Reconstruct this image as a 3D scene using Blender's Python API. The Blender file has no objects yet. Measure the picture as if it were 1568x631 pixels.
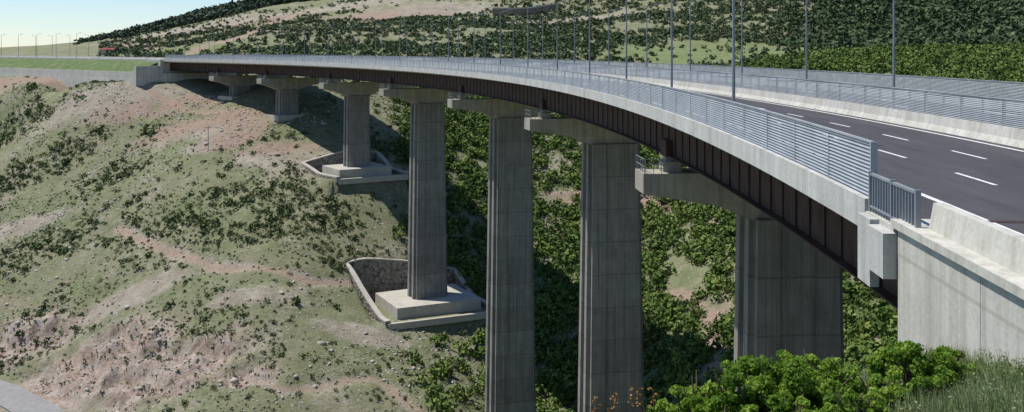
import bpy, math, numpy as np, random
from mathutils import Vector
rng=np.random.default_rng(7); random.seed(7)
sc=bpy.context.scene
# ---------------------------------------------------------------- helpers
def new_mesh(name,V,F,mat=None,parent=None,smooth=False,attrs=None):
    me=bpy.data.meshes.new(name)
    if isinstance(F,np.ndarray):
        V=np.asarray(V,dtype=np.float32); n=F.shape[1]
        me.vertices.add(len(V)); me.vertices.foreach_set('co',V.ravel())
        me.loops.add(F.size); me.loops.foreach_set('vertex_index',F.astype(np.int32).ravel())
        me.polygons.add(len(F)); me.polygons.foreach_set('loop_start',np.arange(0,F.size,n,dtype=np.int32))
        me.update(calc_edges=True)
    else:
        me.from_pydata([tuple(v) for v in V],[],F); me.update()
    if smooth: me.polygons.foreach_set('use_smooth',[True]*len(me.polygons))
    if attrs:
        for k,a in attrs.items():
            at=me.attributes.new(k,'FLOAT','POINT'); at.data.foreach_set('value',np.asarray(a,dtype=np.float32))
    if mat: me.materials.append(mat)
    ob=bpy.data.objects.new(name,me); sc.collection.objects.link(ob)
    if parent: ob.parent=parent
    return ob
def empty(name):
    e=bpy.data.objects.new(name,None); sc.collection.objects.link(e); return e

# ---------------------------------------------------------------- materials
class NT:
    def __init__(s,name):
        s.m=bpy.data.materials.new(name); s.m.use_nodes=True; s.t=s.m.node_tree
        s.b=s.t.nodes['Principled BSDF']; s.pos=s.t.nodes.new('ShaderNodeNewGeometry').outputs['Position']
    def n(s,typ,**k):
        nd=s.t.nodes.new(typ)
        for a,b in k.items(): setattr(nd,a,b)
        return nd
    def l(s,a,b): s.t.links.new(a,b)
    def scale(s,v):
        m=s.n('ShaderNodeMapping'); m.inputs['Scale'].default_value=v; s.l(s.pos,m.inputs['Vector']); return m.outputs[0]
    def noise(s,scale,detail=6,rough=.6,vec=None,dist=0):
        nd=s.n('ShaderNodeTexNoise'); nd.inputs['Scale'].default_value=scale; nd.inputs['Detail'].default_value=detail
        nd.inputs['Roughness'].default_value=rough; nd.inputs['Distortion'].default_value=dist
        s.l(vec if vec is not None else s.pos,nd.inputs['Vector']); return nd.outputs['Fac']
    def ramp(s,fac,stops):
        r=s.n('ShaderNodeValToRGB'); e=r.color_ramp.elements
        while len(e)<len(stops): e.new(.5)
        for i,(p,c) in enumerate(stops):
            e[i].position=p; e[i].color=(*c,1) if not isinstance(c,(int,float)) else (c,c,c,1)
        s.l(fac,r.inputs[0]); return r.outputs[0]
    def mix(s,f,a,b,mode='MIX'):
        m=s.n('ShaderNodeMix',data_type='RGBA',blend_type=mode)
        for i,x in ((0,f),(6,a),(7,b)):
            if hasattr(x,'is_output'): s.l(x,m.inputs[i])
            elif isinstance(x,(int,float)): m.inputs[i].default_value=x if i==0 else (x,x,x,1)
            else: m.inputs[i].default_value=(*x,1)
        return m.outputs[2]
    def math(s,op,a,b=0,clamp=False):
        m=s.n('ShaderNodeMath',operation=op); m.use_clamp=clamp
        for i,x in enumerate((a,b)):
            if hasattr(x,'is_output'): s.l(x,m.inputs[i])
            else: m.inputs[i].default_value=x
        return m.outputs[0]
    def attr(s,name):
        a=s.n('ShaderNodeAttribute'); a.attribute_name=name; return a.outputs['Fac']
    def out(s,col,rough=.9,bump=None,strength=.5,dist=.1,spec=.2):
        if hasattr(col,'is_output'): s.l(col,s.b.inputs['Base Color'])
        else: s.b.inputs['Base Color'].default_value=(*col,1)
        s.b.inputs['Roughness'].default_value=rough; s.b.inputs['Specular IOR Level'].default_value=spec
        if bump is not None:
            b=s.n('ShaderNodeBump'); b.inputs['Strength'].default_value=strength; b.inputs['Distance'].default_value=dist
            s.l(bump,b.inputs['Height']); s.l(b.outputs[0],s.b.inputs['Normal'])
        return s.m

def concrete(name,lo,hi,streak=.5,lift=4.0,stain=(.10,.095,.085),stw=2.2,boards=0):
    t=NT(name)
    c=t.ramp(t.noise(.5,5,.65),[(.3,lo),(.7,hi)])
    st=t.ramp(t.noise(1,4,.7,vec=t.scale((stw,stw,.06))),[(.45,0),(.72,1)])
    c=t.mix(t.math('MULTIPLY',st,streak),c,stain)
    if boards:
        bd=t.ramp(t.noise(1,3,.8,vec=t.scale((7,7,.03))),[(.42,1),(.62,0)])
        c=t.mix(t.math('MULTIPLY',bd,boards),c,stain)
    bl=t.ramp(t.noise(.9,4,.75),[(.52,0),(.7,1)])
    c=t.mix(t.math('MULTIPLY',bl,.3),c,stain)
    f=t.ramp(t.noise(9,2,.6),[(.3,.85),(.7,1.0)])
    c=t.mix(1,c,f,'MULTIPLY')
    if lift:
        sx=t.n('ShaderNodeSeparateXYZ'); t.l(t.pos,sx.inputs[0])
        w=t.math('FRACT',t.math('DIVIDE',sx.outputs[2],lift))
        line=t.math('LESS_THAN',w,.035)
        c=t.mix(t.math('MULTIPLY',line,.45),c,stain)
        fl=t.math('FLOOR',t.math('DIVIDE',sx.outputs[2],lift))
        wn=t.n('ShaderNodeTexWhiteNoise',noise_dimensions='1D'); t.l(fl,wn.inputs['W'])
        c=t.mix(1,c,t.ramp(wn.outputs['Value'],[(0,.82),(1,1.05)]),'MULTIPLY')
    return t.out(c,.9,t.noise(6,3,.7),.25,.03)
M_pier=concrete('pier_concrete',(.285,.275,.25),(.41,.395,.36),.62,4.0,stw=3.2,boards=.35)
M_cap=concrete('cap_concrete',(.33,.31,.26),(.46,.43,.36),.5,0)
M_par=concrete('parapet_concrete',(.48,.475,.45),(.62,.615,.58),.5,0,(.27,.26,.235))
M_abut=concrete('abutment_concrete',(.60,.58,.51),(.76,.74,.66),.6,2.4,(.36,.34,.26))
M_foot=concrete('footing_concrete',(.43,.40,.34),(.55,.52,.45),.25,0,(.3,.26,.2))
def m_steel():
    t=NT('weathering_steel'); c=t.ramp(t.noise(1.5,5,.7,vec=t.scale((1,1,.5))),[(.3,(.036,.021,.016)),(.7,(.088,.052,.041))])
    return t.out(c,.75,t.noise(12,2),.15,.01)
M_steel=m_steel()
def m_alu(name,a,b):
    t=NT(name); c=t.ramp(t.noise(.8,4,.7),[(.3,a),(.7,b)]); t.b.inputs['Metallic'].default_value=.15
    return t.out(c,.55,None,spec=.3)
M_alu=m_alu('fence_aluminium',(.31,.33,.335),(.42,.44,.445))
M_pole=m_alu('galvanised_pole',(.20,.22,.23),(.30,.32,.33))
M_rail=m_alu('railing_steel',(.2,.22,.24),(.3,.32,.34))
def m_asph():
    t=NT('asphalt'); c=t.ramp(t.noise(.25,6,.7,vec=t.scale((3,.5,1))),[(.3,(.056,.053,.058)),(.7,(.092,.088,.094))])
    c=t.mix(1,c,t.ramp(t.noise(40,2),[(.2,.8),(.8,1.15)]),'MULTIPLY')
    return t.out(c,.85,t.noise(60,2),.2,.01)
M_asph=m_asph()
def m_paint():
    t=NT('road_paint'); c=t.ramp(t.noise(6,5,.7),[(.3,(.5,.5,.48)),(.6,(.75,.75,.73))]); return t.out(c,.7)
M_paint=m_paint()
def m_gabion(name,a,b,c_):
    t=NT(name); v=t.n('ShaderNodeTexVoronoi'); v.inputs['Scale'].default_value=1.5; t.l(t.pos,v.inputs['Vector'])
    c=t.ramp(v.outputs['Distance'],[(.0,a),(.5,b),(.8,c_)])
    bw=t.n('ShaderNodeRGBToBW'); t.l(v.outputs['Color'],bw.inputs[0])
    c=t.mix(.5,c,t.ramp(bw.outputs[0],[(.2,.5),(.8,1.2)]),'MULTIPLY')
    return t.out(c,.95,v.outputs['Distance'],1,.2)
M_gab=m_gabion('stone_masonry',(.36,.34,.30),(.28,.26,.225),(.12,.11,.10))
def m_leaf(name,stops,tr=0):
    t=NT(name); c=t.ramp(t.attr('tint'),stops); t.out(c,.65,None,spec=.1)
    if tr:
        ts=t.n('ShaderNodeBsdfTranslucent'); t.l(t.mix(1,c,(1.3,1.4,.8),'MULTIPLY'),ts.inputs[0])
        mx=t.n('ShaderNodeMixShader'); mx.inputs[0].default_value=tr
        t.l(t.b.outputs[0],mx.inputs[1]); t.l(ts.outputs[0],mx.inputs[2]); t.l(mx.outputs[0],t.t.nodes['Material Output'].inputs[0])
    return t.m
M_shrub=m_leaf('shrub_foliage',[(0,(.038,.062,.022)),(.5,(.078,.112,.040)),(1,(.15,.175,.066))])
M_up=m_leaf('distant_shrub_foliage',[(0,(.044,.068,.032)),(.5,(.076,.108,.046)),(1,(.14,.165,.076))])
M_rav=m_leaf('maquis_foliage',[(0,(.05,.09,.021)),(.5,(.105,.16,.036)),(1,(.19,.24,.058))])
M_bush=m_leaf('bright_foliage',[(0,(.06,.12,.018)),(.5,(.16,.27,.038)),(1,(.30,.40,.075))],.4)
M_tuft=m_leaf('grass_tufts',[(0,(.12,.14,.065)),(.5,(.20,.215,.11)),(1,(.33,.31,.19))])
M_weed=m_leaf('weed_foliage',[(0,(.10,.14,.06)),(.5,(.20,.25,.12)),(1,(.35,.37,.21))],.3)
M_forest=m_leaf('forest_foliage',[(0,(.04,.062,.035)),(1,(.075,.10,.06))])
M_rust=m_leaf('dock_plant_flowers',[(0,(.24,.11,.03)),(1,(.46,.27,.10))])

# ---------------------------------------------------------------- bridge alignment
R0=360.; CX=9.56-R0; CY=45.; A0=-20.; A1=305.; W=26.
def B(a,s):
    ac=min(max(a,A0),A1); th=ac/R0; e=a-ac
    return (CX+(R0+s)*math.cos(th)-e*math.sin(th), CY+(R0+s)*math.sin(th)+e*math.cos(th))
def AS(x,y):
    dx=x-CX; dy=y-CY; th=np.arctan2(dy,dx); r=np.hypot(dx,dy); a=th*R0; s=r-R0
    for (A,sgn) in ((A0,-1),(A1,1)):
        t=A/R0; px=CX+R0*math.cos(t); py=CY+R0*math.sin(t)
        aa=-(x-px)*math.sin(t)+(y-py)*math.cos(t); ss=(x-px)*math.cos(t)+(y-py)*math.sin(t)
        m=(aa*sgn>0)&(np.hypot(x-px,y-py)<900)
        a=np.where(m,A+aa,a); s=np.where(m,ss,s)
    return a,s
ZR=-4.4
class Acc:
    def __init__(s): s.v=[]; s.f=[]
    def sweep(s,prof,arcs,closed=True,caps=True):
        n=len(prof); b=len(s.v)
        for a in arcs:
            for (o,z) in prof: x,y=B(a,o); s.v.append((x,y,z))
        for i in range(len(arcs)-1):
            for j in range(n if closed else n-1):
                k=(j+1)%n; s.f.append((b+i*n+j,b+i*n+k,b+(i+1)*n+k,b+(i+1)*n+j))
        if closed and caps:
            s.f.append(tuple(b+j for j in range(n))[::-1]); e=b+(len(arcs)-1)*n; s.f.append(tuple(e+j for j in range(n)))
    def box(s,a0,a1,s0,s1,z0,z1): s.sweep([(s0,z0),(s1,z0),(s1,z1),(s0,z1)],[a0,a1])
    def loft(s,rings):
        b=len(s.v); n=len(rings[0])
        for r in rings: s.v+=r
        for i in range(len(rings)-1):
            for j in range(n):
                k=(j+1)%n; s.f.append((b+i*n+j,b+i*n+k,b+(i+1)*n+k,b+(i+1)*n+j))
        s.f.append(tuple(b+j for j in range(n))[::-1]); e=b+(len(rings)-1)*n; s.f.append(tuple(e+j for j in range(n)))
    def wbox(s,x0,x1,y0,y1,z0,z1):
        s.loft([[(x0,y0,z),(x1,y0,z),(x1,y1,z),(x0,y1,z)] for z in (z0,z1)])
    def cyl(s,p,q,r0,r1,n=8):
        p=Vector(p);q=Vector(q);d=(q-p).normalized(); u=d.orthogonal().normalized(); w=d.cross(u)
        s.loft([[tuple(c+(u*math.cos(2*math.pi*i/n)+w*math.sin(2*math.pi*i/n))*r) for i in range(n)] for c,r in ((p,r0),(q,r1))])
    def obj(s,name,mat,parent=None,smooth=False): return new_mesh(name,s.v,s.f,mat,parent,smooth)
def arange(a,b,st):
    n=max(1,int(round(abs(b-a)/st))); return [a+(b-a)*i/n for i in range(n+1)]

# ---------------------------------------------------------------- terrain
PIER_A=[24,75.6,121,164.6,203.7,244.3,275]; PIER_Z=[-33,-62,-69,-52.9,-29.5,-19.0,-15.0]
PSO=[10.9,10.9,10.9,10.5,9.5,8.7,9.6]; PS=10.9
def sv(u,v,D): return ((u-784)/1500*D, D, -(v-72)/1500*D)   # surveyed bearing / dip / distance
CP=[sv(*p) for p in [
 (0,500,215),(0,400,240),(0,300,270),(0,200,320),(0,118,400),(0,603,194),
 (200,600,180),(200,500,200),(200,350,235),(200,200,285),(240,130,312),(120,150,330),(160,132,328),
 (400,631,166),(400,450,195),(400,300,232),(400,205,262),(480,250,246),
 (560,362,221),(500,450,200),(560,560,180),(640,631,170),
 (720,400,230),(720,300,258),(720,200,298),(620,200,278),(600,140,330),(400,135,300),
 (850,600,188),(850,450,218),(850,330,252),(850,220,300),
 (1050,600,160),(1050,450,200),(1050,320,250),(1340,600,122),(1340,430,165),
 (100,86,520),(180,87,430),(300,86,420),(400,84,410),(250,70,560),(250,46,800),(380,50,560),(380,22,760),(500,55,500),(500,20,680),(500,-15,850),
 (600,88,400),(700,60,480),(700,90,390),(700,20,620),(700,-50,850),(900,92,380),(900,60,450),(900,10,600),(900,-60,800),
 (1200,100,330),(1200,65,430),(1200,20,540),(1200,-60,720),(1500,103,280),(1500,70,370),(1500,20,480),(1500,-70,650),
 (1800,100,250),(1800,0,450),(2100,60,300),
 (0,86,560),(0,80,900),(-300,92,500),(-300,80,1000),(90,80,750),
 (130,66,950),(200,51,950),(260,37,950),(340,14,950),(430,-6,950),(600,-40,1000),(130,76,1300),(260,62,1300),(430,40,1400),
]]
CP+=[(-2500,3000,-30),(0,3200,40),(2500,2500,80),(2500,0,40),(-2500,0,-60),(0,-2500,-20),(-2000,-2000,-60),(2000,-2000,20)]
CP+=[(0,0,-1.8),(-6,2,-2.2),(4,4,-2.9),(5,10,-5.0),(8,15,-5.3),(8.6,18,-5.5),(8.9,24,-7.9),(3.2,15,-6.6),(0,15,-7.6),(-5,12,-7.5),(4,22,-9.6),(0,40,-24),(-20,30,-22),(-40,10,-20),
 (-60,60,-48),(-100,20,-50),(-100,120,-74),(-60,120,-75),(-30,130,-76),(0,145,-74),(0,80,-48),(-20,160,-72),
 (14,32,-14),(22,70,-34),(14,121,-63),(1,168,-69.5),(26,100,-46),(45,60,-26),(70,70,-22),(110,80,-14),(60,30,-9),(90,120,-24),(110,200,-20),(60,240,-34),(14,340,-20),
 (60,-20,-5),(110,20,-5),(20,-60,-3),(-60,-60,-20),(-30,-30,-6),(150,60,-7)]
for i in range(3,7):
    x,y=B(PIER_A[i],PSO[i]); CP.append((x,y,PIER_Z[i]-.2))
x,y=B(303,5); CP.append((x,y,-10.8)); x,y=B(303,22); CP.append((x,y,-10.6))
for (a,s,z) in ((330,-12,-11.0),(365,-12,-10.8),(400,-14,-10.4),(306,-6,-11.0),(350,-30,-14)):
    x,y=B(a,s); CP.append((x,y,z))
CP=np.array(CP); C2=12.**2
D2=((CP[:,None,:2]-CP[None,:,:2])**2).sum(-1)
n=len(CP); K=np.zeros((n+1,n+1)); K[:n,:n]=np.sqrt(D2+C2)-np.eye(n)*.5; K[:n,n]=1; K[n,:n]=1
rw=np.linalg.solve(K,np.append(CP[:,2],0))
def rbf(x,y):
    x=np.asarray(x,float).ravel(); y=np.asarray(y,float).ravel(); o=np.empty(len(x))
    for i in range(0,len(x),20000):
        d=np.sqrt((x[i:i+20000,None]-CP[:,0])**2+(y[i:i+20000,None]-CP[:,1])**2+C2); o[i:i+20000]=d@rw[:n]+rw[n]
    return o
def hsh(ix,iy,seed):
    h=(ix*374761393+iy*668265263+seed*974634777)&0xffffffff; h=((h^(h>>13))*1274126177)&0xffffffff; return ((h^(h>>16))&0xffff)/65535.
def vn(x,y,seed=0):
    ix=np.floor(x).astype(np.int64); iy=np.floor(y).astype(np.int64); fx=x-ix; fy=y-iy; fx=fx*fx*(3-2*fx); fy=fy*fy*(3-2*fy)
    a=hsh(ix,iy,seed);b=hsh(ix+1,iy,seed);c=hsh(ix,iy+1,seed);d=hsh(ix+1,iy+1,seed)
    return (a*(1-fx)+b*fx)*(1-fy)+(c*(1-fx)+d*fx)*fy
def fbm(x,y,lam,octv=4,seed=0,g=.5):
    o=0;am=1;t=0
    for i in range(octv):
        c,s=math.cos(i*1.3),math.sin(i*1.3)
        o=o+am*vn((x*c-y*s)/lam+i*17.3,(x*s+y*c)/lam+i*9.1,seed+i); t+=am; am*=g; lam*=.5
    return o/t
def seg_dist(x,y,pts):
    best=np.full(x.shape,1e9); zz=np.zeros(x.shape)
    for p,q in zip(pts[:-1],pts[1:]):
        dx,dy=q[0]-p[0],q[1]-p[1]; t=np.clip(((x-p[0])*dx+(y-p[1])*dy)/(dx*dx+dy*dy),0,1)
        d=np.hypot(x-p[0]-t*dx,y-p[1]-t*dy); m=d<best; best=np.where(m,d,best)
        if len(p)>2: zz=np.where(m,p[2]+t*(q[2]-p[2]),zz)
    return best,zz
VROAD=[(-150,226,-68.0),(-118,203,-67.4),(-100,191,-66.9),(-86,179,-66.9),(-70,161,-69.2),(-45,140,-73)]
def ss(a,b,x): t=np.clip((x-a)/(b-a),0,1); return t*t*(3-2*t)
def rockmask(x,y):
    m=np.zeros(x.shape)
    for (X,Y,rx,ry) in [(-84,191,26,12),(-62,182,16,9),(-104,208,18,9),(-48,176,9,4)]:
        m=np.maximum(m,1-ss(.5,1.15,np.hypot((x-X)/rx,(y-Y)/ry)+.9*(fbm(x,y,10,4,5)-.5)))
    return m
def h_nat(x,y):
    x=np.asarray(x,float).ravel(); y=np.asarray(y,float).ravel()
    z=rbf(x,y); r=np.hypot(x,y)
    near=ss(15,90,r)
    z=z+near*((fbm(x,y,30,2,1)-.5)*1.8+(fbm(x,y,7,3,2)-.5)*1.0)
    lf=.25+.75*ss(-.38,-.2,x/np.maximum(y,1))
    z=z+ss(330,520,r)*(fbm(x,y,110,4,3)-.5)*15*lf*(1-ss(1200,2500,r))
    z=z+(fbm(x,y,2.5,3,4)-.5)*.35
    a,s=AS(x,y)
    capz=-10.9-.12*np.maximum(0,-9-s)+.5*(fbm(x,y,12,3,9)-.5)
    m=(a>A1-12)&(a<A1+150)&(s<-.5)&(s>-60); z=np.where(m,np.minimum(z,capz),z)
    rm=rockmask(x,y)
    q=(z+fbm(x,y,12,4,6,.6)*9)/4.2; f=q-np.floor(q); zt=z+(ss(.35,.75,f)-f)*4.2
    z=z*(1-rm)+zt*rm+rm*(np.abs(fbm(x,y,5,4,16,.65)-.5)*4-.8)
    return z
PITS=[(3,PS-15,PS+11,-10,11,-55.2),(4,PS-12,PS+8.5,-8,9,-31.6)]
PATH1=[(-96,238),(-81,224),(-60,207),(-42,203),(-32,207)]
PATH2=[(13,262),(20,258),(32,262),(45,250)]
PATH3=[(34,205),(38,185),(34,165),(38,150)]
PATH4=[(-150,330),(-120,312),(-100,296),(-84,285)]
PATH5=[(-142,430),(-150,480),(-138,530),(-158,600),(-150,680)]
PATH6=[(-310,700),(-200,560),(-175,470)]
PATH7=[(-60,180),(-40,172),(-25,178),(-15,170)]
def h(x,y):
    x=np.asarray(x,float).ravel(); y=np.asarray(y,float).ravel(); z=h_nat(x,y)
    d,zz=seg_dist(x,y,VROAD); t=ss(4,8,d); z=z*t+(zz-.1)*(1-t)
    for P in (PATH1,PATH2,PATH4,PATH7):
        d,_=seg_dist(x,y,P); z=z-.6*(1-ss(.8,2.5,d))
    a,s=AS(x,y)
    for (i,sl,sr,af,ab,fz) in PITS:
        da=a-PIER_A[i]; m=(da>af)&(da<ab)&(s>sl)&(s<sr); z=np.where(m,fz,z)
    z=np.where((a>A1+1)&(a<A1+320)&(s>0)&(s<W+3),-4.75,z)
    z=np.where((a>A1+2)&(a<A1+128)&(s>-8)&(s<=0),-5.3+.42*s,z)
    z=np.where((a<A0-3.5)&(a>A0-90)&(s>.6)&(s<W+2),-4.75,z)
    m=(a>A0-1)&(a<A1)&(s>-1)&(s<W+3); z=np.where(m,np.minimum(z,-10.3),z)
    return z
def axis(segs,far_lo,far_hi):
    a=[segs[0][0]]
    for (lo,hi,st) in segs: a+=arange(lo,hi,st)[1:]
    st=segs[-1][2]; p=a[-1]
    while p<far_hi: st*=1.07; p+=st; a.append(p)
    st=segs[0][2]; p=a[0]; b=[]
    while p>far_lo: st*=1.10; p-=st; b.append(p)
    return np.array(b[::-1]+a)
gx=axis([(-230,-120,1.2),(-120,5,.65),(5,90,1.2)],-4500,4500)
gy=axis([(-5,40,.8),(40,150,1.8),(150,270,.75),(270,420,1.4)],-4000,5500)
X,Y=np.meshgrid(gx,gy); xs=X.ravel(); ys=Y.ravel(); zs=h(xs,ys)
nx,ny=len(gx),len(gy)
I=(np.arange(ny-1)[:,None]*nx+np.arange(nx-1)[None,:]).ravel()
F=np.stack([I,I+1,I+1+nx,I+nx],1)
def ell(x,y,L):
    m=np.zeros(x.shape); w=.7*(fbm(x,y,22,4,31)-.5)
    for (a,b,rx,ry) in L: m=np.maximum(m,1-ss(.6,1.15,np.hypot((x-a)/rx,(y-b)/ry)+w))
    return m
BARE=[(-110,302,34,12),(-170,350,42,20),(-84,275,24,11),(-58,250,14,8),(-78,262,12,6),(-45,243,10,6),(14,262,14,4),(-130,252,20,5),(-80,210,14,4),(-52,196,12,4),
      (-30,190,12,4),(-235,700,120,60),(-110,540,30,18),(-60,640,70,30),(-120,700,80,30),(40,560,50,14)]
PINK=[(-165,350,50,22),(-80,290,45,22),(-60,262,26,12),(-85,185,40,14),(30,262,30,10),(-160,600,120,90),(34,175,10,36),(-120,215,30,20)]
LUSH=[(88,400,66,60),(-150,455,45,35),(-60,425,60,20)]
def baremask(x,y):
    m=ell(x,y,BARE)
    for P,w in ((PATH1,1.0),(PATH2,2.0),(PATH3,1.1),(PATH4,1.3),(PATH5,3.5),(PATH6,4),(PATH7,1)):
        d,_=seg_dist(x,y,P); m=np.maximum(m,1.0*(1-ss(w*.6,w*1.8,d+2*(fbm(x,y,5,2,8)-.5))))
    return m
bare=baremask(xs,ys); rock=rockmask(xs,ys); pink=ell(xs,ys,PINK); lush=ell(xs,ys,LUSH)
pth=np.zeros(xs.shape)
for P,w in ((PATH1,.8),(PATH2,1.3),(PATH3,.7),(PATH4,.9),(PATH7,.6),(PATH5,3),(PATH6,3)):
    d,_=seg_dist(xs,ys,P); pth=np.maximum(pth,1-ss(w*.5,w*1.6,d+1.0*(fbm(xs,ys,3,2,18)-.5)))
def m_ground():
    t=NT('hillside_ground')
    big=t.noise(.035,4,.6); med=t.noise(.22,6,.7); fine=t.noise(1.6,6,.75); vf=t.noise(6,3,.7)
    g=t.ramp(med,[(.3,(.130,.155,.074)),(.5,(.195,.215,.112)),(.7,(.27,.268,.158))])
    g=t.mix(t.ramp(big,[(.4,0),(.6,.6)]),g,(.25,.24,.145))
    g=t.mix(t.math('MULTIPLY',t.attr('lush'),.7),g,t.ramp(med,[(.3,(.15,.20,.07)),(.7,(.23,.27,.11))]))
    s=t.ramp(med,[(.3,(.25,.215,.165)),(.5,(.35,.305,.24)),(.72,(.45,.41,.34))])
    s=t.mix(t.math('MULTIPLY',t.attr('pink'),.8),s,t.ramp(fine,[(.3,(.27,.175,.135)),(.7,(.40,.285,.225))]))
    f=t.math('ADD',t.math('MULTIPLY',t.attr('bare'),.6),t.math('MULTIPLY',t.math('SUBTRACT',fine,.5),2.6))
    f=t.math('ADD',f,t.math('MULTIPLY',t.math('SUBTRACT',t.noise(.09,4,.6),.525),2.1))
    f=t.math('SUBTRACT',f,t.math('MULTIPLY',t.attr('lush'),.3))
    c=t.mix(t.ramp(f,[(.0,0),(.46,1)]),g,s)
    sp=t.ramp(t.noise(.9,5,.85),[(.54,0),(.64,1)])
    c=t.mix(t.math('MULTIPLY',sp,.5),c,(.10,.125,.05))
    v=t.n('ShaderNodeTexVoronoi'); v.inputs['Scale'].default_value=.9; t.l(t.pos,v.inputs['Vector'])
    sto=t.math('MULTIPLY',t.ramp(v.outputs['Distance'],[(.16,1),(.24,0)]),t.ramp(t.noise(.15,3,.7),[(.48,0),(.6,1)]))
    c=t.mix(t.math('MULTIPLY',sto,.8),c,(.50,.48,.43))
    rk=t.ramp(t.noise(.45,6,.8,vec=t.scale((1,1,.45)),dist=.8),[(.32,(.15,.105,.08)),(.45,(.37,.275,.225)),(.6,(.50,.43,.38))])
    c=t.mix(t.math('MULTIPLY',t.attr('rock'),t.ramp(fine,[(.32,.4),(.5,1)])),c,rk)
    c=t.mix(t.math('MULTIPLY',t.attr('path'),.75),c,t.ramp(fine,[(.3,(.30,.20,.145)),(.7,(.43,.33,.25))]))
    c=t.mix(1,c,t.ramp(vf,[(.25,.70),(.75,1.2)]),'MULTIPLY')
    return t.out(c,.95,fine,.9,.5,.1)
M_ground=m_ground()
new_mesh('hillside_terrain',np.stack([xs,ys,zs],1),F,M_ground,smooth=True,attrs={'bare':bare,'rock':rock,'path':pth,'pink':pink,'lush':lush})

# ---------------------------------------------------------------- viaduct
via=empty('highway_viaduct'); arcs=arange(A0,A1,3)
d=Acc()
d.sweep([(0,-3.87),(0,-4.67),(2.2,-5.05),(W-2.2,-5.05),(W,-4.67),(W,-3.87),(W-.42,-3.87),(W-.5,ZR-.02),(.5,ZR-.02),(.42,-3.87)],arcs)
d.obj('deck_slab_and_parapets',M_par,via)
d=Acc()
for a in arange(A0+6,A1-3,6): d.box(a-.01,a+.01,-.004,.425,-4.6,-3.862)
d.obj('parapet_joints',M_rail,via)
g=Acc(); GS=[2.4,9.4,16.6,23.6]; GB=-7.62
for s0 in GS:
    g.sweep([(s0-.012,GB+.04),(s0+.012,GB+.04),(s0+.012,-5.1),(s0-.012,-5.1)],arcs)
    g.sweep([(s0-.4,GB),(s0+.4,GB),(s0+.4,GB+.06),(s0-.4,GB+.06)],arcs)
    g.sweep([(s0-.25,-5.12),(s0+.25,-5.12),(s0+.25,-5.04),(s0-.25,-5.04)],arcs)
for a in arange(A0+2,A1-2,2):
    g.box(a-.012,a+.012,GS[0]-.09,GS[0],GB+.07,-5.13)
for a in arange(A0+2,A1-2,8):
    for s0,s1 in zip(GS[:-1],GS[1:]):
        g.box(a-.08,a+.08,s0+.25,s1-.25,-5.5,-5.35); g.box(a-.08,a+.08,s0+.25,s1-.25,GB+.3,GB+.45)
for a in PIER_A:
    for s0,s1 in zip(GS[:-1],GS[1:]): g.box(a-.3,a+.3,s0+.3,s1-.3,GB+.2,-5.2)
    g.box(a-.9,a+.9,GS[0]-.5,GS[0]-.02,GB-.05,GB+1.1)
g.obj('steel_girders',M_steel,via)
cap=Acc(); ped=Acc(); pier=Acc(); foot=Acc(); wr=Acc()
HALF=[(-3.3,-1.5),(-3.3,-.65),(-2.95,-.65),(-2.95,.65),(-3.3,.65),(-3.3,1.5),(-2.85,1.5),(-2.85,2.1),(-1.25,2.1),(-1.25,1.95),(1.25,1.95),(1.25,2.1),(2.85,2.1),(2.85,1.5),(3.3,1.5),(3.3,.65),(2.95,.65),(2.95,-.65),(3.3,-.65),(3.3,-1.5),(2.85,-1.5),(2.85,-2.1),(1.25,-2.1),(1.25,-1.95),(-1.25,-1.95),(-1.25,-2.1),(-2.85,-2.1),(-2.85,-1.5)]
for i,(a,zb) in enumerate(zip(PIER_A,PIER_Z)):
    ps=PSO[i]; sk_=1 if i<4 else .86
    rings=[]
    for (s0,zl) in ((.2,-10.15),(ps-5.5,-11.0),(ps-3.1,-12.0),(ps+3.1,-12.0),(ps+5.5,-11.0),(W-1.0,-10.15)):
        r=[]
        for da,z in ((-1.5,zl),(1.5,zl),(1.5,-8.75),(-1.5,-8.75)): x,y=B(a+da,s0); r.append((x,y,z))
        rings.append(r)
    cap.loft(rings)
    for s0 in GS:
        ped.box(a-.7,a+.7,s0-.65,s0+.65,-8.76,-8.05); wr.box(a-.4,a+.4,s0-.4,s0+.4,-8.05,GB-.003)
    for s0 in (.35,.9,1.45,2.0): wr.box(a-1.47,a-1.43,s0-.02,s0+.02,-8.75,-7.75)
    for z in (-7.75,-8.1,-8.4): wr.box(a-1.48,a-1.44,.33,2.02,z-.02,z+.02)
    for a2 in (-1.4,-.7,0,.7,1.4): wr.box(a+a2-.02,a+a2+.02,.26,.30,-8.75,-7.75)
    for z in (-7.75,-8.25): wr.box(a-1.45,a+1.45,.26,.30,z-.02,z+.02)
    th=a/R0; ox,oy=B(a,ps); rgs=[]
    for z in arange(-11.9,zb-1,6):
        k=max(0,-11.9-z); r=[]
        for (t,l) in HALF:
            t2=t*sk_*(1+.0045*k); l2=l*sk_*(1+.003*k)
            r.append((ox+t2*math.cos(th)-l2*math.sin(th),oy+t2*math.sin(th)+l2*math.cos(th),z))
        rgs.append(r)
    pier.loft(rgs[::-1])
    fw,fl=(9.2,7.0) if i==3 else ((6.8,5.5) if i==4 else (5,4.5))
    foot.box(a-fl,a+fl,ps-fw,ps+fw,zb-3.4,zb)
cap.obj('pier_caps',M_cap,via); ped.obj('bearing_plinths',M_cap,via); wr.obj('bearings_and_cap_railings',M_rail,via)
pier.obj('piers',M_pier,via); foot.obj('pier_footings',M_foot,via)

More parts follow.
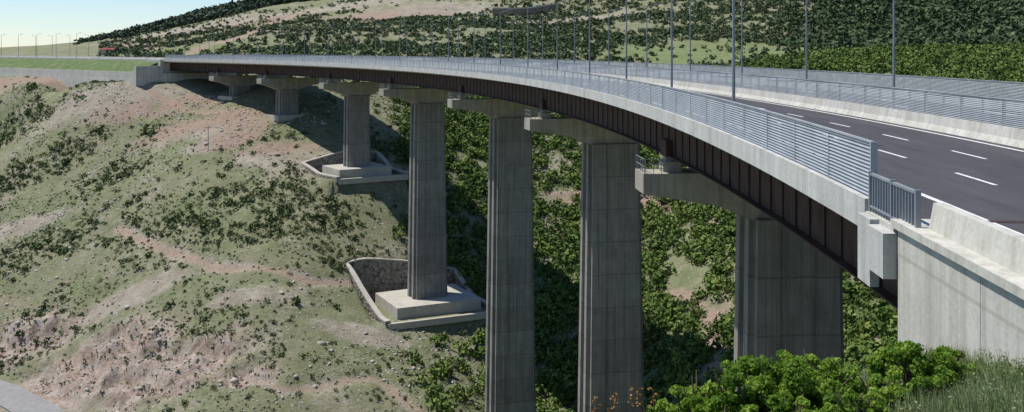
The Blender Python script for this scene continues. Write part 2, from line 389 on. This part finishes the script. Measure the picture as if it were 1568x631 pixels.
def follow_wall(acc,pts,th,zb,top=.35,copacc=None,minh=.6,ch=.3):
    P=[]
    for p,q in zip(pts[:-1],pts[1:]):
        L=math.hypot(q[0]-p[0],q[1]-p[1]); k=max(1,int(L/1.5))
        for i in range(k): P.append((p[0]+(q[0]-p[0])*i/k,p[1]+(q[1]-p[1])*i/k))
    P.append(pts[-1]); zt=h_nat([p[0] for p in P],[p[1] for p in P]); zt=np.convolve(np.pad(zt,3,mode='edge'),np.ones(7)/7,'valid')
    r1=[];r2=[]
    for i,p in enumerate(P):
        a=P[max(0,i-1)];b=P[min(len(P)-1,i+1)]; dx,dy=b[0]-a[0],b[1]-a[1]; L=math.hypot(dx,dy); nx_,ny_=-dy/L*th/2,dx/L*th/2
        z=max(zt[i]+top,zb+minh)
        r1.append([(p[0]+nx_,p[1]+ny_,zb-1),(p[0]-nx_,p[1]-ny_,zb-1),(p[0]-nx_,p[1]-ny_,z),(p[0]+nx_,p[1]+ny_,z)])
        e=1.08; r2.append([(p[0]+nx_*e,p[1]+ny_*e,z+.003),(p[0]-nx_*e,p[1]-ny_*e,z+.003),(p[0]-nx_*e,p[1]-ny_*e,z+ch),(p[0]+nx_*e,p[1]+ny_*e,z+ch)])
    acc.loft(r1)
    if copacc: copacc.loft(r2)
for (i,sl,sr,af,abk,fz) in PITS:
    rt=empty('retaining_wall'); w=Acc(); c=Acc(); a=PIER_A[i]
    pts=[B(a+af,sl+2.5),B(a+abk,sl),B(a+abk,sr),B(a+af,sr)]
    follow_wall(w,pts,1.0,fz,.0,c)
    c2=Acc(); follow_wall(c2,[B(a+af,sl+2.5),B(a+af,sr)],.8,fz,-1.4,None,.3)
    w.obj('masonry_face',M_gab,rt); c.obj('coping',M_foot,rt); c2.obj('front_kerb_wall',M_foot,rt)

# abutments
ab=empty('bridge_abutment')
w=Acc()
w.sweep([(0,-18),(.9,-18),(.9,-4.05),(0,-4.05)],arange(A0-60,A0-2.5,6))
w.box(A0-4.0,A0-1.6,.9,W,-18,-5.1); w.box(A0-1.6,A0+.6,.9,W,-18,-8.5)
w.sweep([(W-.9,-18),(W,-18),(W,-4.2),(W-.9,-4.2)],arange(A0-60,A0-4,6))
w.obj('abutment_walls',M_abut,ab)
w=Acc()
w.sweep([(-.10,-4.16),(.95,-4.16),(.95,-3.98),(-.10,-3.98)],arange(A0-60,A0-2.3,6))
w.sweep([(.30,-3.98),(.80,-3.98),(.62,-3.40),(.40,-3.40)],arange(A0-60,A0-3.6,6))
w.box(A0-2.2,A0-.05,.0,.5,-4.9,-4.18)
w.obj('coping_and_barrier',M_abut,ab)
w=Acc(); w.box(A0-2.45,A0-1.25,-.32,-.003,-5.35,-4.3); w.box(A0-1.15,A0-.15,-.22,-.004,-5.85,-4.2); w.obj('corbel_blocks',M_par,ab)
w=Acc()
for a in arange(A0-7,A0-55,4): w.box(a-.012,a+.012,-.004,.2,-12,-4.17)
w.obj('wall_joints',M_rail,ab)
w=Acc()
for k in range(17):
    a=A0-.1-k*.2; w.box(a-.02,a+.02,.10,.16,-4.15,-3.22)
w.box(A0-3.45,A0-.05,.08,.18,-3.25,-3.19); w.box(A0-3.45,A0-.05,.08,.18,-4.06,-4.01)
for k in (0,1.65,3.3): w.box(A0-.12-k-.04,A0-.12-k+.04,.07,.19,-4.16,-3.15)
w.obj('joint_railing',M_rail,ab)
ab2=empty('bridge_abutment')
w=Acc(); w.box(A1,A1+2,-.3,W+.3,-20,-5.1); w.box(A1-2,A1,-.3,W+.3,-20,-8.5); w.box(A1-.5,A1+9,-1.3,-.3,-20,-4.0)
w.box(A1+9.1,A1+320,-.0,.42,-5.2,-3.95); w.obj('abutment_walls',M_abut,ab2)
w=Acc(); w.sweep([(-9.4,-14),(-8.8,-14),(-8.8,-7.9),(-9.4,-7.9)],[A1+1,A1+40,A1+85,A1+130]); w.box(A1-.4,A1+1,-9.4,-1.4,-14,-6.0)
w.obj('embankment_wall',M_abut,ab2)
w=Acc(); w.sweep([(-.3,-4.5),(-8.8,-8.0)],arange(A1+1.0,A1+130,2),closed=False)
def m_grass():
    t=NT('embankment_grass'); c=t.ramp(t.noise(.35,6,.8),[(.3,(.065,.105,.035)),(.5,(.11,.155,.055)),(.7,(.22,.22,.12))]); return t.out(c,.95,t.noise(3,3),.8,.2)
w.obj('grass_embankment',m_grass(),None)

# road
rd=Acc(); al=arange(A0-90,A0,3)+arcs[1:]+arange(A1,A1+320,10)[1:]
rd.sweep([(.5,ZR),(W-.5,ZR)],al,closed=False); rd.obj('road',M_asph)
mk=Acc(); z=ZR+.008
def line(s0,wd,a0,a1,st=3): mk.sweep([(s0-wd/2,z),(s0+wd/2,z)],arange(a0,a1,st),closed=False)
for s0 in (3.0,12.0,14.2,23.2): line(s0,.2,A0-60,A1+100)
for s0,ph in ((6.1,1.4),(9.1,1.1),(17.2,1),(20.2,2)):
    a=A0-40+ph
    while a<A1+50: line(s0,.15,a,a+3,1.5); a+=7.5
mk.obj('road_markings',M_paint)
mb=Acc(); mb.sweep([(12.62,ZR-.01),(13.38,ZR-.01),(13.2,-4.1),(13.12,-3.62),(12.88,-3.62),(12.8,-4.1)],arange(A0-80,A1+200,4)); mb.obj('median_barrier',M_abut)
jt=Acc(); jt.box(A0-.35,A0-.05,.5,12.6,ZR+.004,ZR+.012); jt.box(A0-.35,A0-.05,13.4,25.4,ZR+.004,ZR+.012); jt.obj('expansion_joint',M_steel)

def fence(s0,zb,hgt,a0,a1,nsl=14):
    f=Acc(); ar=arange(a0,a1,3); p=hgt/nsl
    for i in range(nsl):
        z0=zb+.04+i*p
        f.sweep([(s0-.034,z0),(s0-.018,z0-.004),(s0+.028,z0+p*.66),(s0+.014,z0+p*.66+.004)],ar)
    for a in arange(a0,a1,2): f.box(a-.035,a+.035,s0+.031,s0+.11,zb-.25,zb+hgt+.03)
    for a in arange(a0,a1,4)[1:-1]: f.box(a-.015,a+.015,s0-.040,s0+.03,zb,zb+hgt)
    for a in (a0,a1): f.box(a-.04,a+.04,s0-.06,s0+.06,zb-.02,zb+hgt+.04)
    f.sweep([(s0-.05,zb+hgt),(s0+.05,zb+hgt),(s0+.05,zb+hgt+.05),(s0-.05,zb+hgt+.05)],ar)
    f.obj('louvred_fence',M_alu)
fence(.2,-3.86,1.40,A0,A1-1); fence(13.0,-3.62,1.22,A0-60,A1-1); fence(25.8,-3.86,1.40,A0-20,A1-1)

lm=Acc(); lm.cyl((0,0,0),(0,0,9.3),.085,.05,10); lm.cyl((0,0,-.02),(0,0,.5),.14,.13,10)
lm.wbox(-.22,.22,-.22,.22,-.03,.02); lm.cyl((0,0,9.2),(1.1,0,9.5),.04,.035,6); lm.loft([[(x,-.13*w_,9.46+dz),(x,.13*w_,9.46+dz),(x,.09*w_,9.58+dz),(x,-.09*w_,9.58+dz)] for x,w_,dz in ((1.0,.7,0),(1.25,1,.02),(1.65,.8,.04))])
lmesh=None
def lamp(a,s,z,rot=0):
    global lmesh
    if lmesh is None:
        ob=lm.obj('street_lamp',M_pole); lmesh=ob.data
    else:
        ob=bpy.data.objects.new('street_lamp',lmesh); sc.collection.objects.link(ob)
    x,y=B(a,s); ob.location=(x,y,z); ob.rotation_euler=(0,0,min(max(a,A0),A1)/R0+rot)
a=0
while a<A1-4: lamp(a,.62,ZR); a+=15.4
a=-.6
while a<A1-4: lamp(a,13.75,ZR); a+=14.2
for k in range(9): lamp(A1+12+k*17,.9,ZR)
for k in range(9): lamp(A1+20+k*17,25,ZR,math.pi)
up=Acc(); up.cyl((0,0,-.5),(0,0,6.5),.11,.08,8); up.wbox(-.8,.8,-.05,.05,5.9,6.03)
for q in (-.7,0,.7): up.cyl((q,0,6.03),(q,0,6.25),.04,.03,6)
first=None
for (x,y) in ((-80,258),(-128,275),(-150,300)):
    if first is None: ob=up.obj('utility_pole',M_rail); first=ob.data
    else: ob=bpy.data.objects.new('utility_pole',first); sc.collection.objects.link(ob)
    ob.location=(x,y,float(h([x],[y])[0])); ob.rotation_euler=(0,0,.5)

# valley road
L=[];Rr=[]
for i,p in enumerate(VROAD):
    a=VROAD[max(0,i-1)];b=VROAD[min(len(VROAD)-1,i+1)];dx,dy=b[0]-a[0],b[1]-a[1];l=math.hypot(dx,dy);nx_,ny_=-dy/l*3.4,dx/l*3.4
    L.append((p[0]+nx_,p[1]+ny_,p[2]+.08)); Rr.append((p[0]-nx_,p[1]-ny_,p[2]+.08))
def m_oldroad():
    t=NT('weathered_asphalt'); return t.out(t.ramp(t.noise(.8,6,.7),[(.3,(.21,.205,.2)),(.7,(.30,.295,.285))]),.9)
new_mesh('valley_road',L+Rr,[(i,i+1,len(L)+i+1,len(L)+i) for i in range(len(L)-1)],m_oldroad())
M_gab2=m_gabion('hill_wall_stone',(.34,.27,.21),(.27,.21,.165),(.15,.12,.10))
hw=Acc(); c=Acc(); follow_wall(hw,[(-12,598),(2,600),(28,606)],1.2,h([8],[600])[0]-2,4.0,c,ch=.8); o=empty('retaining_wall'); hw.obj('wall_body',M_gab2,o); c.obj('coping',M_foot,o)
hut=empty('roadside_hut'); hx,hy=-181,440; hz=h([hx],[hy])[0]
k=Acc(); k.wbox(hx-2.8,hx+2.8,hy-2,hy+2,hz-1,hz+1.9); k.obj('walls',M_foot,hut)
k=Acc(); k.loft([[(x,hy-2.4,hz+1.9),(x,hy+2.4,hz+1.9),(x,hy,hz+2.7)] for x in (hx-3.1,hx+3.1)])
t=NT('red_tiles'); k.obj('roof',t.out(t.ramp(t.noise(2),[(.3,(.2,.045,.035)),(.7,(.28,.07,.055))]),.8),hut)
k=Acc(); k.wbox(hx-.5,hx+.5,hy-2.06,hy-2.0,hz,hz+1.85); k.wbox(hx+1.4,hx+2.3,hy-2.06,hy-2.0,hz+.9,hz+1.6); k.obj('door_and_window',M_steel,hut)

# ---------------------------------------------------------------- vegetation
def leafcloud(name,C,R,L,ls,mat,k=5,tint=None,flat=.8,absolute=False,spread=.55):
    N=len(R); C=np.asarray(C); R=np.asarray(R)
    lob=rng.normal(size=(N,k,3)); lob/=np.linalg.norm(lob,axis=2,keepdims=True); lob*=rng.uniform(.25,.75,(N,k,1))*spread/.55; lob[:,:,2]=np.abs(lob[:,:,2])*.8+.15
    lr=rng.uniform(.35,.62,(N,k))
    li=rng.integers(0,k,(N,L)); dirs=rng.normal(size=(N,L,3)); dirs[:,:,2]+=.35; dirs/=np.linalg.norm(dirs,axis=2,keepdims=True)
    idx=np.arange(N)[:,None]
    p=lob[idx,li]+dirs*(lr[idx,li]*rng.uniform(.7,1.08,(N,L)))[:,:,None]
    p[:,:,2]*=flat; p=p*R[:,None,None]+C[:,None,:]
    nr=dirs+rng.normal(size=(N,L,3))*.55; nr/=np.linalg.norm(nr,axis=2,keepdims=True)
    up=rng.normal(size=(N,L,3)); t=np.cross(nr,up); t/=np.linalg.norm(t,axis=2,keepdims=True); b=np.cross(nr,t)
    sz=(ls*rng.uniform(.6,1.3,(N,L)))[:,:,None]
    if not absolute: sz=sz*R[:,None,None]
    V=np.stack([p-t*sz,p-b*sz*.62,p+t*sz,p+b*sz*.62],2).reshape(-1,3)
    if tint is None: tint=rng.uniform(.15,.85,N)
    lt=rng.uniform(-.15,.15,(N,k))
    tt=np.clip(tint[:,None]+lt[idx,li]+rng.normal(size=(N,L))*.12,0,1); tt=np.repeat(tt.ravel(),4)
    F=np.arange(N*L*4).reshape(-1,4)
    return new_mesh(name,V,F,mat,attrs={'tint':tt})
def clear_of_bridge(x,y):
    a,s=AS(x,y); k=np.ones(len(x),bool)
    for (i,sl,sr,af,ab,fz) in PITS:
        da=a-PIER_A[i]; k&=~((da>af-1)&(da<ab+1)&(s>sl-1)&(s<sr+1))
    k&=~((a>A1)&(a<A1+330)&(s>-10)&(s<W+4)); k&=~((a<A0)&(s>-.8)&(s<W+3))
    k&=~((a>A0)&(a<A1)&(s>-2)&(s<W+2)&(h_nat(x,y)>-14))
    d,_=seg_dist(x,y,VROAD); return k&(d>5)
def scatter(N,blo,bhi,dlo,dhi,dens):
    Yd=np.sqrt(rng.uniform(dlo**2,dhi**2,N)); x=rng.uniform(blo,bhi,N)*Yd
    k=rng.uniform(0,1,N)<dens(x,Yd); x,Yd=x[k],Yd[k]; k=clear_of_bridge(x,Yd); return x[k],Yd[k]
def plant(name,x,y,R,*a,**kw):
    z=h(x,y); return leafcloud(name,np.stack([x,y,z-.1*R],1),R,*a,**kw)
PATCH=[(-150,310,45,9),(-130,278,32,9),(-118,262,26,7),(-115,225,22,26),(-105,205,16,14),(-70,232,30,9),(-55,222,24,8),(-50,243,14,5),(-160,280,25,9),(-90,215,20,9),(-60,190,25,6),(-35,215,10,9),(-45,262,20,5)]
def dl(x,y):
    m=ell(x,y,PATCH); nz=fbm(x,y,16,3,41)
    return np.clip((.11+.6*m)*ss(.36,.6,nz)*1.4,0,1)*(1-.85*baremask(x,y))*(1-.7*rockmask(x,y))
x,y=scatter(42000,-.6,-.06,148,420,dl); R=.3+rng.exponential(.33,len(x)); R=np.minimum(R,2.1); plant('hillside_shrubs',x,y,R,38,.24,M_shrub,flat=.85)
print('left shrubs',len(x))
def dr(x,y):
    nz=fbm(x,y,12,3,51); m=ss(-26,0,x-(y-200)*-.22)*ss(.15,.38,nz)
    return np.clip(m*.95,0,1)*(1-.8*baremask(x,y))
x,y=scatter(13500,-.12,.62,95,345,dr); R=rng.uniform(.7,2.9,len(x)); plant('ravine_shrubs',x,y,R,90,.185,M_rav,k=7,flat=1.0)
print('ravine',len(x))
CLEAR=[(88,400,62,58),(-150,470,40,30),(-70,640,40,40),(30,470,20,12),(-70,420,50,10)]
def du(x,y):
    nz=fbm(x,y,30,4,61); rt=ss(.24,.36,x/y); m=ss(.24-.24*rt,.5-.30*rt,nz)*(1-.93*ell(x,y,CLEAR))
    return np.clip(m*.97,.04,1)*(1-.8*baremask(x,y))*(.6+.4*ss(-150,50,x))*(1-.6*ss(560,680,y)*(1-ss(0,.15,x/y)))
x,y=scatter(44000,-.42,.68,345,760,du); rt=ss(.24,.36,x/y); R=rng.uniform(.8,2.3,len(x))*(1+.75*rt)
plant('upper_hillside_shrubs',x,y,R,20,.38,M_up,k=5,flat=1.0,tint=np.clip(rng.uniform(.1,.85,len(x))-.15*rt,0,1))
print('upper',len(x))
def df(x,y): return ss(.02,.06,h_nat(x,y)/y+.02)*.9
x,y=scatter(9000,-.45,-.1,800,990,df); R=rng.uniform(2.5,5,len(x)); plant('ridge_forest',x,y,R,20,.4,M_forest,k=4,flat=1.3)
def dt(x,y): return ss(.3,.6,fbm(x,y,10,3,71))*(1-.7*baremask(x,y))
x,y=scatter(26000,-.6,.1,148,330,dt); R=rng.uniform(.18,.5,len(x)); plant('grass_clumps',x,y,R,8,.5,M_tuft,k=3,flat=.6)
def rocks(name,x,y,R,mat):
    N=len(x); z=h(x,y); ph=(1+5**.5)/2
    iv=np.array([(-1,ph,0),(1,ph,0),(-1,-ph,0),(1,-ph,0),(0,-1,ph),(0,1,ph),(0,-1,-ph),(0,1,-ph),(ph,0,-1),(ph,0,1),(-ph,0,-1),(-ph,0,1)])/1.9
    fc=np.array([(0,11,5),(0,5,1),(0,1,7),(0,7,10),(0,10,11),(1,5,9),(5,11,4),(11,10,2),(10,7,6),(7,1,8),(3,9,4),(3,4,2),(3,2,6),(3,6,8),(3,8,9),(4,9,5),(2,4,11),(6,2,10),(8,6,7),(9,8,1)])
    V=iv[None]*rng.uniform(.55,1.25,(N,12,1))*R[:,None,None]*rng.uniform(.6,1.3,(N,1,3)); V[:,:,2]*=.7
    V+=np.stack([x,y,z+.1*R],1)[:,None,:]
    F=(fc[None]+(np.arange(N)*12)[:,None,None]).reshape(-1,3); return new_mesh(name,V.reshape(-1,3),F,mat)
t=NT('limestone'); M_rock=t.out(t.ramp(t.noise(.7,4,.7),[(.3,(.32,.285,.24)),(.7,(.51,.48,.43))]),.95,t.noise(4,3),.5,.1)
def dk(x,y): return np.clip(ss(.5,.68,fbm(x,y,18,4,81))*.9+rockmask(x,y)*.35+.05,0,1)
x,y=scatter(26000,-.6,.05,148,330,dk); R=.09+rng.exponential(.11,len(x)); R=np.minimum(R,.9); rocks('scattered_rocks',x,y,R,M_rock)

def bush(name,cx,cy,top,r,L,mat,leaf=.036):
    e=empty(name); z0=float(h([cx],[cy])[0]); st=Acc()
    for i in range(9):
        an=i*.7+random.random(); rr=r*random.uniform(.3,.8)
        m=(cx+math.cos(an)*rr*.4,cy+math.sin(an)*rr*.4,z0+(top-z0)*.5); q=(cx+math.cos(an)*rr,cy+math.sin(an)*rr,z0+(top-z0)*random.uniform(.7,.92))
        st.cyl((cx+math.cos(an)*.06,cy+math.sin(an)*.06,z0-.1),m,.035,.022,6); st.cyl(m,q,.022,.008,6)
    t=bpy.data.materials.get('bark')
    if not t: tt=NT('bark'); t=tt.out(tt.ramp(tt.noise(8),[(.3,(.09,.065,.045)),(.7,(.17,.13,.1))]),.95)
    st.obj('stems',t,e)
    nl=54; C=[];RR=[]
    for i in range(nl):
        an=random.uniform(0,6.28); rr=r*math.sqrt(random.random())*.95; hh=math.sqrt(max(0,1-(rr/r)**2))
        rad=r*random.uniform(.16,.32)
        C.append((cx+math.cos(an)*rr,cy+math.sin(an)*rr,z0+(top-z0-rad*.9)*(hh*.85+.12)*random.uniform(.45,1.0))); RR.append(rad)
    ob=leafcloud('leaves',C,np.array(RR),L//nl,leaf,mat,k=6,absolute=True,tint=rng.uniform(.15,.9,nl),flat=.9); ob.parent=e
for (cx,cy,top,r,L) in [(4.25,15.4,-4.66,.9,19000),(3.5,15.2,-4.78,.8,15000),(5.0,15.8,-4.84,.8,14000),(2.85,15.0,-4.95,.7,12000),(6.62,16.2,-4.78,.7,14000),(5.75,15.4,-5.1,.5,7000),(2.25,14.6,-5.08,.5,7000),(3.9,13.7,-4.78,.5,8000),(4.9,14.0,-4.84,.5,7500),(7.4,16.6,-5.0,.45,6000),(2.9,13.6,-4.92,.45,6500)]:
    bush('leafy_bush',cx,cy,top,r,L,M_bush)
N=34000; x=rng.uniform(4.5,9.3,N); y=rng.uniform(9,23.5,N); a_,s_=AS(x,y); k=s_<-.12; x,y=x[k],y[k]; z=h(x,y); N=len(x)
hh=rng.uniform(.12,.5,N)*(.5+fbm(x,y,1.2,2,91)); an=rng.uniform(0,6.28,N); le=rng.normal(size=(N,2))*.16
wv=np.stack([np.cos(an),np.sin(an)],1)*.014
V=np.zeros((N,3,3)); V[:,0,:2]=np.stack([x,y],1)-wv; V[:,1,:2]=np.stack([x,y],1)+wv; V[:,2,:2]=np.stack([x,y],1)+le; V[:,:2,2]=(z-.05)[:,None]; V[:,2,2]=z+hh
new_mesh('foreground_grass',V.reshape(-1,3),np.arange(N*3).reshape(-1,3),M_weed,attrs={'tint':np.repeat(rng.uniform(0,1,N),3)})
x=rng.uniform(5.5,8.9,560); y=rng.uniform(10,23,560); a_,s_=AS(x,y); k=s_<-.25; x,y=x[k],y[k]
plant('bank_weeds',x,y,rng.uniform(.12,.40,len(x)),90,.028,M_weed,absolute=True,tint=rng.uniform(0,.9,len(x)),flat=1.2)
e=empty('rusty_dock_plant'); st=Acc(); C=[];RR=[]
for i in range(9):
    bx=1.5+rng.uniform(-.45,.45); by=13+rng.uniform(-.2,.2); z0=float(h([bx],[by])[0]); zt=-4.52-rng.uniform(0,.42)
    tx=bx+rng.uniform(-.12,.12); st.cyl((bx,by,z0-.1),(tx,by,zt),.012,.006,5)
    for j in range(6): C.append((tx+rng.normal()*.02,by+rng.normal()*.02,zt-.02-j*.045)); RR.append(.035)
st.obj('stalks',bpy.data.materials['bark'],e); ob=leafcloud('flower_spikes',C,np.array(RR),10,.018,M_rust,absolute=True); ob.parent=e

# ---------------------------------------------------------------- light, sky, camera
el=math.radians(63); az=math.radians(-74)
sd=Vector((math.sin(az)*math.cos(el),math.cos(az)*math.cos(el),math.sin(el)))
L=bpy.data.lights.new('sun','SUN'); L.energy=5.0; L.angle=math.radians(.5); L.color=(1,.965,.91)
so=bpy.data.objects.new('sun',L); so.rotation_euler=sd.to_track_quat('Z','Y').to_euler(); sc.collection.objects.link(so)
wd=bpy.data.worlds.new('World'); sc.world=wd; wd.use_nodes=True; nt=wd.node_tree
sk=nt.nodes.new('ShaderNodeTexSky'); sk.sky_type='NISHITA'; sk.sun_disc=False; sk.sun_elevation=el; sk.sun_rotation=az
sk.air_density=1.0; sk.dust_density=.2; sk.ozone_density=6; sk.altitude=1200
nt.links.new(sk.outputs[0],nt.nodes['Background'].inputs[0]); nt.nodes['Background'].inputs[1].default_value=.13
cam=bpy.data.cameras.new('camera'); co=bpy.data.objects.new('camera',cam); sc.collection.objects.link(co)
co.location=(0,0,0); co.rotation_euler=(math.radians(90),0,0); cam.sensor_width=36; cam.lens=1500/1568*36; cam.shift_y=-(315.5-72)/1568
cam.clip_start=.1; cam.clip_end=9000; sc.camera=co
sc.view_settings.view_transform='Standard'; sc.view_settings.look='None'; sc.view_settings.exposure=0
